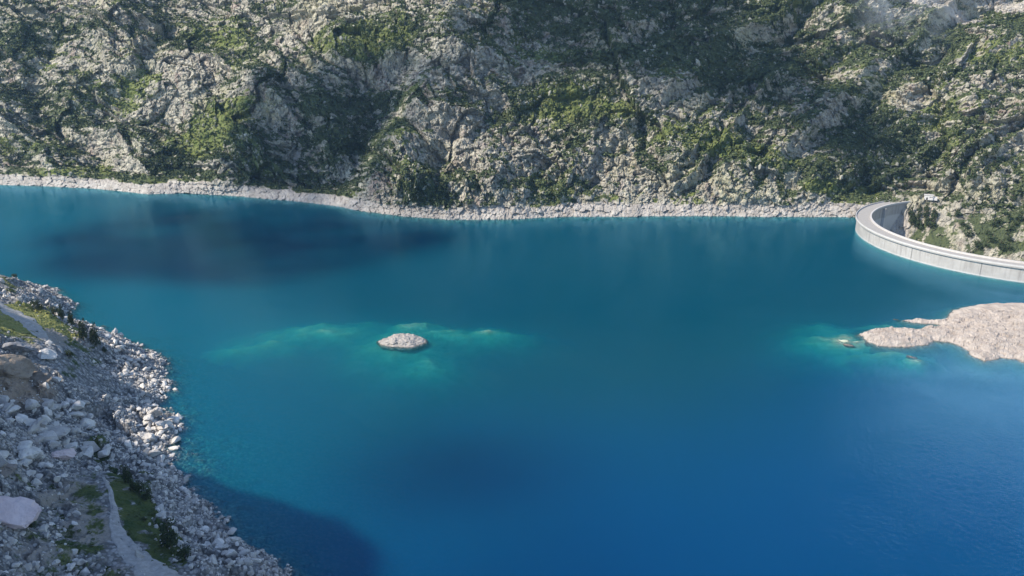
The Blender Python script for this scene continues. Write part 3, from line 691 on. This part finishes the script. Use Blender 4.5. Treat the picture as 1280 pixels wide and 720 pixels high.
big(192, 519, 4.2, 'biggest white block in the shore heap', M_ROCK, 10, .8, rot=(.3, 0, .4), sink=.3)
big(203, 531, 3.8, 'flat white slab leaning on the front of the shore heap', M_ROCK, 11, .6, rot=(.1, .3, 1.0), sink=.3)
p = unp(154, 428, .1); boulder(p, 3.6, 'long flat rock poking into the lake below the pines', None, M_ROCKW, 0, 'shore_rock', (0, 0, .2), .35)
p = unp(208, 579, .0); boulder(p, 3.0, 'grey sloping rock standing in the water past the white heap', None, M_ROCK, 5, 'shore_rock', (.3, 0, 1.2), .6)
p = unp(217, 561, .0); boulder(p, 2.4, 'rounded grey rock in the water beside the white heap', None, M_ROCK, 3, 'shore_rock', (.0, .2, .2), .7)
for (px, py, s, fl, lab) in [(1061, 431.5, 3.4, .32, 'low pale rock awash off the tip of the spit'), (1140, 446.5, 3.2, .22, 'small flat rock awash in the bay below the spit'), (1120, 399.5, 2.0, .2, 'tiny dark rock awash above the spit'),]:
    boulder(unp(px, py, -.35), s, lab, None, M_ROCKW, 0, 'awash_rock', (0, 0, random.uniform(-.3, .3)), fl)

# the islet: one low whaleback of bleached rock
c = unp(504, 426.5, 0)
V, Fq = ico(5); V = V.copy()
q = V * np.array([9.3, 7.6, 3.8]); q[:, 2] += -.6; q[:, :2] *= (1 + .22 * sstep(.45, -.1, V[:, 2]))[:, None]
q[:, 0] += 1.4 * (q[:, 2] < 1) * V[:, 0]
b, e = blocks(q[:, 0] / 3 + q[:, 2] * .4, q[:, 1] / 3, 33); b2, e2 = blocks(q[:, 0] / 1.2, q[:, 1] / 1.2 + q[:, 2] * .5, 34)
q += V * (.38 * b + .2 * b2 - .25 * (1 - sstep(0, .2, e2)))[:, None] + V * (.9 * fbm2(q[:, 0] / 7, q[:, 1] / 7, 3, 35))[:, None]
o = mesh_np('rock_islet', q, Fq, M_ROCKW); o.location = c; o.data.materials[0] = M_ISLE; tag(o, 'small rounded bare white rock islet alone in the middle of the lake', 'islet')

# ------------------------------------------------------------------ trees
def crown(seed, nleaf, leaf, conic=.5, lobes=5):
    """leaf-sized faces spread in uneven clumps through a crown of height 1"""
    r = np.random.default_rng(seed); P = []
    cl = [(np.array([r.normal() * .10, r.normal() * .10, .25 + .65 * k / lobes]), (.30 * (1 - conic * k / lobes)) * r.uniform(.75, 1.2)) for k in range(lobes)]
    cl += [(np.array([math.cos(a) * .24, math.sin(a) * .24, r.uniform(.16, .5)]), r.uniform(.13, .22)) for a in r.uniform(0, 6.28, 4)]
    w = np.array([c[1] ** 2 for c in cl]); w /= w.sum()
    for i in r.choice(len(cl), nleaf, p=w):
        d = r.normal(size=3); d /= np.linalg.norm(d); P.append(cl[i][0] + d * cl[i][1] * r.uniform(.55, 1.08) * np.array([1, 1, .85]))
    P = np.array(P); n = len(P)
    a = r.normal(size=(n, 3)); a /= np.linalg.norm(a, axis=1)[:, None]; b = np.cross(a, r.normal(size=(n, 3))); b /= np.linalg.norm(b, axis=1)[:, None]
    s = leaf * r.uniform(.6, 1.3, n)[:, None]
    V = np.stack([P - a * s, P + b * s * .6, P + a * s, P - b * s * .6], 1).reshape(-1, 3)
    return V, np.arange(n * 4).reshape(-1, 4)
def trunk(seed, limbs=5):
    r = np.random.default_rng(seed); Vs, Fs, off = [], [], 0
    def tube(p0, p1, r0, r1):
        nonlocal off
        d = np.array(p1) - p0; d = d / np.linalg.norm(d); u = np.cross(d, [.3, .8, .1]); u /= np.linalg.norm(u); v = np.cross(d, u)
        ring = [(math.cos(a), math.sin(a)) for a in np.linspace(0, 2 * math.pi, 6, endpoint=False)]
        V = [np.array(p0) + r0 * (c * u + s * v) for c, s in ring] + [np.array(p1) + r1 * (c * u + s * v) for c, s in ring]
        Vs.append(np.array(V)); Fs.append(np.array([[off + i, off + (i + 1) % 6, off + 6 + (i + 1) % 6, off + 6 + i] for i in range(6)])); off += 12
    m = np.array([r.normal() * .02, r.normal() * .02, .45])
    tube(np.array([0, 0, -.08]), m, .035, .024); tube(m, np.array([0, 0, .92]), .024, .006)
    for k in range(limbs):
        a = r.uniform(0, 6.28); z = r.uniform(.18, .7); L = .26 * (1 - z * .6)
        tube(np.array([0, 0, z]), np.array([math.cos(a) * L, math.sin(a) * L, z + .08]), .012, .004)
    return np.concatenate(Vs), np.concatenate(Fs)
def tree_meshes(seed, nleaf, leaf, conic, lobes, mat):
    a = mesh_np('trunk', *trunk(seed), M_BARK); b = mesh_np('crown', *crown(seed, nleaf, leaf, conic, lobes), mat)
    r = (a.data, b.data); bpy.data.objects.remove(a); bpy.data.objects.remove(b); return r
NEAR_T = [tree_meshes(900 + i, 900, .045, c_, 6, M_NEEDLE) for i, c_ in enumerate((.75, .45, .6, .3))]
FAR_T = [tree_meshes(950 + i, 170, .085, c_, 5, M_NEEDLE) for i, c_ in enumerate((.8, .7, .5, .3, .2))]
ntree = 0
def tree(p, h, label, group=None, lib=NEAR_T, k=None, name='pine_tree', fat=1.0, cat='pine'):
    global ntree; ntree += 1
    k = random.randrange(len(lib)) if k is None else k
    t = empty(name, p); t.rotation_euler = (0, 0, random.uniform(0, 6.28)); t.scale = (h * fat, h * fat, h)
    for nm, me in zip(('trunk', 'crown'), lib[k]):
        ob = bpy.data.objects.new(nm, me); COL.objects.link(ob); ob.parent = t
    tag(t, label, cat, group); return t
for px, py, h, k, fat, lab in [(104, 427, 11.5, 1, .42, 'rounder of the two tall pines at the edge of the sunlit grass'), (121, 432, 13.0, 0, .40, 'slimmer of the two tall pines at the edge of the sunlit grass'), (91, 407, 9.0, 0, .42, 'slim pine uphill of the two tall ones'),
        (77, 399, 8.0, 2, .5, 'pine between the headland rocks and the grass edge'), (68, 393, 4.5, 3, 1.2, 'low bushy pine on the grass edge near the headland'), (48, 387, 5.0, 3, 1.1, 'broad low pine where the gravel track meets the headland'), (40, 384, 4.5, 2, 1.0, 'small pine farthest up the grass edge'),
        (18, 352, 4.0, 3, 1.4, 'dark bush on top of the rocky headland'), (87, 447, 3.5, 3, 1.3, 'light green bush among the boulders under the grass'), (132, 440, 3.0, 2, 1.0, 'small pine at the top of the shore strip'),
        (160, 602, 7.0, 2, .62, 'upright dark pine beside the start of the narrow path'), (174, 617, 5.0, 3, .8, 'second pine down the line from the narrow path'), (187, 627, 4.0, 3, 1.1, 'wide low pine next below in the line of shore pines'), (166, 612, 3.2, 1, 1.0, 'small bush tucked between the two upper shore pines'),
        (204, 660, 2.2, 3, 1.2, 'low bush just above the large dark pine'), (215, 686, 9.0, 1, .85, 'large dark many limbed pine above the lower shore'), (230, 699, 5.0, 3, 1.0, 'low spreading pine leaning against the large dark pine'), (183, 652, 1.8, 3, 1.2, 'tiny bush on the grass strip beside the path bend')]:
    p = B(px, py)
    tree(p, h, lab, None, NEAR_T, k, 'pine_tree' if 'pine' in lab else 'bush', fat, 'pine' if 'pine' in lab else 'bush')

# pines on the far side, each its own; largest first
used = []
def far_zone(n, poly, h0, h1, label, group, ks=(0, 1, 2, 3), fat=(.8, 1.2), minveg=0.0):
    xs = [p[0] for p in poly]; ys = [p[1] for p in poly]; k = 0; tries = 0
    while k < n and tries < n * 60:
        tries += 1
        x, y = random.uniform(min(xs), max(xs)), random.uniform(min(ys), max(ys))
        if poly_sd(np.array([x]), np.array([y]), poly)[0] < 0: continue
        q = RASM[int((y + 40) / 2), int((x + 40) / 2)]
        if q < 0 or vegf[q] < minveg: continue
        tree(VMf[q] - np.array([0, 0, .3]), random.uniform(h0, h1), label, group, FAR_T, random.choice(ks), 'pine_tree', random.uniform(*fat)); k += 1
far_zone(16, [(1128, 268), (1150, 264), (1168, 268), (1172, 288), (1140, 288)], 8, 12, 'dark conifer in the cluster on the knoll behind the dam', 'conifers behind the dam', (0, 1), (.55, .8))
far_zone(26, [(1190, 268), (1285, 268), (1285, 318), (1220, 312)], 4.5, 8, 'green bushy pine on the slope beyond the dam roadway', 'pines beyond the dam roadway', (2, 3), (.9, 1.3))
far_zone(26, [(185, 195), (235, 190), (240, 222), (190, 226)], 6, 9.5, 'dark round pine in the grove over the pale shore band below the bright turf', 'pines in the lower grove', (2, 3, 1), (.9, 1.2), .2)
far_zone(16, [(512, 238), (570, 236), (572, 256), (512, 256)], 5, 8, 'dark pine in the thicket above the pale shore band under the central buttress', 'pines in the thicket', (2, 3), (1, 1.3))
far_zone(44, [(350, 140), (520, 95), (470, 225), (400, 240), (300, 232)], 5, 8.5, 'dark pine growing in the shaded gully', 'pines in the shaded gully', minveg=.25)
far_zone(48, [(1030, 130), (1280, 110), (1280, 260), (1120, 245), (1010, 220)], 6, 10, 'dark pine on the rocky slope above the dam', 'pines above the dam', (0, 1, 2), (.7, 1.0), .25)
far_zone(40, [(640, 0), (1000, 0), (1050, 120), (700, 100)], 5, 8, 'dark pine on the high shaded slope under the cloud shadow', 'pines in the cloud shadow', minveg=.4)
far_zone(34, [(0, 20), (160, 20), (120, 200), (0, 210)], 5, 8.5, 'dark pine among the crags above the far end of the lake', 'pines among the crags', minveg=.35)
far_zone(26, [(640, 100), (960, 110), (960, 240), (640, 250)], 4.5, 7.5, 'dark pine on the sunlit central cliffs', 'pines on the central cliffs', minveg=.4)

# low scrub nobody could count
def shrub(seed, n=26, leaf=.30):
    r = np.random.default_rng(seed); d = r.normal(size=(n, 3)); d /= np.linalg.norm(d, axis=1)[:, None]; d[:, 2] = np.abs(d[:, 2])
    P = d * r.uniform(.5, 1.05, n)[:, None] * np.array([1, 1, .8]); a = r.normal(size=(n, 3)); a /= np.linalg.norm(a, axis=1)[:, None]; b = np.cross(a, r.normal(size=(n, 3))); b /= np.linalg.norm(b, axis=1)[:, None]
    s = leaf * r.uniform(.6, 1.3, n)[:, None]
    return np.stack([P - a * s, P + b * s, P + a * s, P - b * s], 1).reshape(-1, 3), np.arange(n * 4).reshape(-1, 4)
SH = [shrub(i) for i in range(10)]; SHF = [shrub(40 + i, 13, .42) for i in range(10)]
ca = np.nonzero((vegf > .3) & (VMf[:, 2] > 6) & (VMf[:, 2] < 230) & (np.abs(TH.ravel()) < .66))[0]
w = sstep(.3, .8, vegf[ca]) * (1.05 - .85 * sstep(.3, .75, brtf[ca])) * (.25 + .75 * sstep(-.15, .25, fbm2(U.ravel()[ca] / 14, W.ravel()[ca] / 14, 3, 600)))
pk = RNG.choice(ca, 56000, p=w / w.sum())
sz = RNG.uniform(.6, 1.8, len(pk)) * np.where(RNG.random(len(pk)) < .12, 1.5, 1)
tag(scatter('scrub', SHF, VMf[pk], sz, [M_NEEDLE2], 3, True), kind='stuff')
ca = np.nonzero((VMf[:, 2] > 9) & (VMf[:, 2] < 225) & (np.abs(TH.ravel()) < .66))[0]
w = (.15 + sstep(-.1, .3, fbm2(U.ravel()[ca] / 32, W.ravel()[ca] / 40, 3, 640))) * (1 - .55 * sstep(.5, .9, brtf[ca]))
pk = RNG.choice(ca, 28000, p=w / w.sum()); sz = np.clip(.55 * (1 - RNG.random(len(pk))) ** -.42, .5, 3.0)
TC = [(V * np.array([1.0, .9, 1.5]), Fq) for V, Fq in [rock(600 + i, IC1, 9, .10) for i in range(16)]]
tag(scatter('loose_rocks', TC, VMf[pk] - np.array([0, 0, .25]) * sz[:, None], sz, M_CRAG, 9, True), kind='stuff')
ca = cand[(vn.ravel()[cand] > .35) & (VNf[cand, 2] > 3)]
w = vn.ravel()[ca] * (.1 + .9 * sstep(.0, .3, fbm2(VNf[ca, 0] / 6, VNf[ca, 1] / 6, 3, 610))) * flatmask(VNf[ca, 0], VNf[ca, 1]); pk = RNG.choice(ca, 900, p=w / w.sum())
tag(scatter('ground_scrub', SH, VNf[pk], RNG.uniform(.2, .7, len(pk)), [M_NEEDLE2], 4, True), kind='stuff')

# ------------------------------------------------------------------ clouds high over the lake (they throw the patches of shade)
def mat_cloud():
    t = NT('cloud_white'); return t.bsdf((.9, .9, .9), 1.0, 0.0)
M_CLOUD = mat_cloud()
CT = [rock(300 + i, IC2, 3, .12) for i in range(5)]
def cloud(poly, T, on_water=False, n=140, r0=9, r1=26, seed=0, thin=0.0):
    r = np.random.default_rng(seed); L = []; S = []; xs = [p[0] for p in poly]; ys = [p[1] for p in poly]
    tries = 0
    while len(L) < n and tries < n * 40:
        tries += 1
        x, y = r.uniform(min(xs), max(xs)), r.uniform(min(ys), max(ys))
        sd = poly_sd(np.array([x]), np.array([y]), poly)[0]
        if sd < -8: continue
        p = unp(x, y, 0) if on_water else at_mountain(min(max(x, -30), 1310), min(max(y, -30), 290))
        if p is None: continue
        if r.random() < thin: continue
        f = min(1, (sd + 8) / 40)
        L.append(p + TO_SUN * (T + r.uniform(-60, 60))); S.append((r0 + (r1 - r0) * f) * r.uniform(.6, 1.1))
    o = scatter('cloud', CT, L, S, M_CLOUD, seed); tag(o, kind='structure'); return o
cloud([(560, 85), (620, 40), (640, -20), (880, -30), (960, 40), (1060, 110), (1130, 190), (1060, 200), (960, 130), (850, 120), (760, 80), (680, 105)], 1900, seed=1, n=210)
cloud([(328, 114), (420, 72), (530, 64), (558, 84), (488, 182), (455, 246), (300, 240), (286, 205), (300, 158)], 1700, seed=2, n=260, r0=8, r1=19)  # unseen cloud added to fill the gully with shade
cloud([(225, 244), (340, 251), (470, 266), (560, 280), (600, 290), (470, 322), (330, 348), (160, 345), (40, 328), (60, 295), (160, 262)], 2400, True, 230, 9, 17, seed=7)
cloud([(470, 560), (600, 520), (720, 560), (700, 620), (520, 610)], 3000, True, 30, 5, 8, seed=3)
cloud([(600, 690), (760, 670), (860, 720), (650, 760)], 3200, True, 15, 4, 7, seed=4)

# ------------------------------------------------------------------ air
me = bpy.data.meshes.new('haze')
x0, x1, y0, y1, z0, z1 = -1500, 1500, -300, 2200, -62, 640
me.from_pydata([(x, y, z) for x in (x0, x1) for y in (y0, y1) for z in (z0, z1)], [], [(0, 1, 3, 2), (4, 6, 7, 5), (0, 4, 5, 1), (2, 3, 7, 6), (0, 2, 6, 4), (1, 5, 7, 3)])
t = NT('haze_air'); pv = t.n('ShaderNodeVolumePrincipled', {'Color': (.40, .66, 1.0), 'Density': HAZE, 'Anisotropy': .2}); t.t.links.new(pv.outputs[0], t.out.inputs['Volume'])
me.materials.append(t.m); o = bpy.data.objects.new('haze', me); COL.objects.link(o); tag(o, kind='stuff')

mp = at_mountain(1108, 34)
V, Fq = ico(3); V = V * np.array([78, 34, 44]) ; V += V / 78 * 6 * fbm2(V[:, 0] / 20, V[:, 2] / 20 + V[:, 1] / 30, 3, 5)[:, None]
t = NT('mist_air'); p = t.pos()
tcn = t.n('ShaderNodeTexCoord').outputs['Object']
r_ = t.n('ShaderNodeVectorMath', operation='LENGTH'); t.set(r_.inputs[0], t.scaled(tcn, (1 / 78, 1 / 34, 1 / 44)))
den = t.math('MULTIPLY', t.math('MULTIPLY', t.ramp(r_.outputs['Value'], .95, .0), t.ramp(t.noise(.03, 5, .65, p, 1.2), .44, .8)), .030)
pv = t.n('ShaderNodeVolumePrincipled', {'Color': (.9, .95, 1.0), 'Density': den}); t.t.links.new(pv.outputs[0], t.out.inputs['Volume'])
o = mesh_np('mist', V, Fq, t.m); o.location = [float(a) for a in mp + np.array([-2, -16, 6])]; tag(o, kind='stuff')

# ------------------------------------------------------------------ light
wd = bpy.data.worlds.new('World'); SC.world = wd; wd.use_nodes = True; nt = wd.node_tree; nt.nodes.clear()
wo = nt.nodes.new('ShaderNodeOutputWorld'); bg = nt.nodes.new('ShaderNodeBackground'); sky = nt.nodes.new('ShaderNodeTexSky')
sky.sky_type = 'NISHITA'; sky.sun_disc = False; sky.sun_elevation = math.asin(TO_SUN[2]); sky.sun_rotation = math.atan2(TO_SUN[0], TO_SUN[1]); sky.altitude = 2100
bg.inputs['Strength'].default_value = .15
# broken white cloud over the valley to the right
tc = nt.nodes.new('ShaderNodeTexCoord'); nz = nt.nodes.new('ShaderNodeTexNoise'); nz.inputs['Scale'].default_value = 3.0; nz.inputs['Detail'].default_value = 5
nt.links.new(tc.outputs['Generated'], nz.inputs['Vector'])
dt = nt.nodes.new('ShaderNodeVectorMath'); dt.operation = 'DOT_PRODUCT'; nt.links.new(tc.outputs['Generated'], dt.inputs[0])
cd = Vector((.535, .80, .315)).normalized(); dt.inputs[1].default_value = cd
mr = nt.nodes.new('ShaderNodeMapRange'); mr.inputs['From Min'].default_value = .982; mr.inputs['From Max'].default_value = .998; nt.links.new(dt.outputs['Value'], mr.inputs['Value'])
mr2 = nt.nodes.new('ShaderNodeMapRange'); mr2.inputs['From Min'].default_value = .2; mr2.inputs['From Max'].default_value = .5; nt.links.new(nz.outputs['Fac'], mr2.inputs['Value'])
ml = nt.nodes.new('ShaderNodeMath'); ml.operation = 'MULTIPLY'; nt.links.new(mr.outputs[0], ml.inputs[0]); nt.links.new(mr2.outputs[0], ml.inputs[1])
mx = nt.nodes.new('ShaderNodeMix'); mx.data_type = 'RGBA'; nt.links.new(ml.outputs[0], mx.inputs[0]); nt.links.new(sky.outputs[0], mx.inputs[6]); mx.inputs[7].default_value = (9, 9.2, 10.5, 1)
nt.links.new(mx.outputs[2], bg.inputs['Color']); nt.links.new(bg.outputs[0], wo.inputs['Surface'])
sl = bpy.data.lights.new('sun', 'SUN'); sl.energy = 3.8; sl.angle = math.radians(1.0); sl.color = (1.0, .92, .80)
so = bpy.data.objects.new('sun', sl); COL.objects.link(so); so.rotation_euler = Vector(TO_SUN).to_track_quat('Z', 'Y').to_euler(); so.location = (-800, -300, 900)

SC.view_settings.view_transform = 'Standard'; SC.view_settings.look = 'None'; SC.view_settings.exposure = 1.0; SC.view_settings.gamma = 1.0
SC.render.engine = 'CYCLES'
SC.cycles.use_denoising = True
SC.cycles.max_bounces = 6; SC.cycles.diffuse_bounces = 2; SC.cycles.glossy_bounces = 2; SC.cycles.volume_bounces = 3; SC.cycles.transparent_max_bounces = 12
print('trees', ntree, 'objects', len(bpy.data.objects))
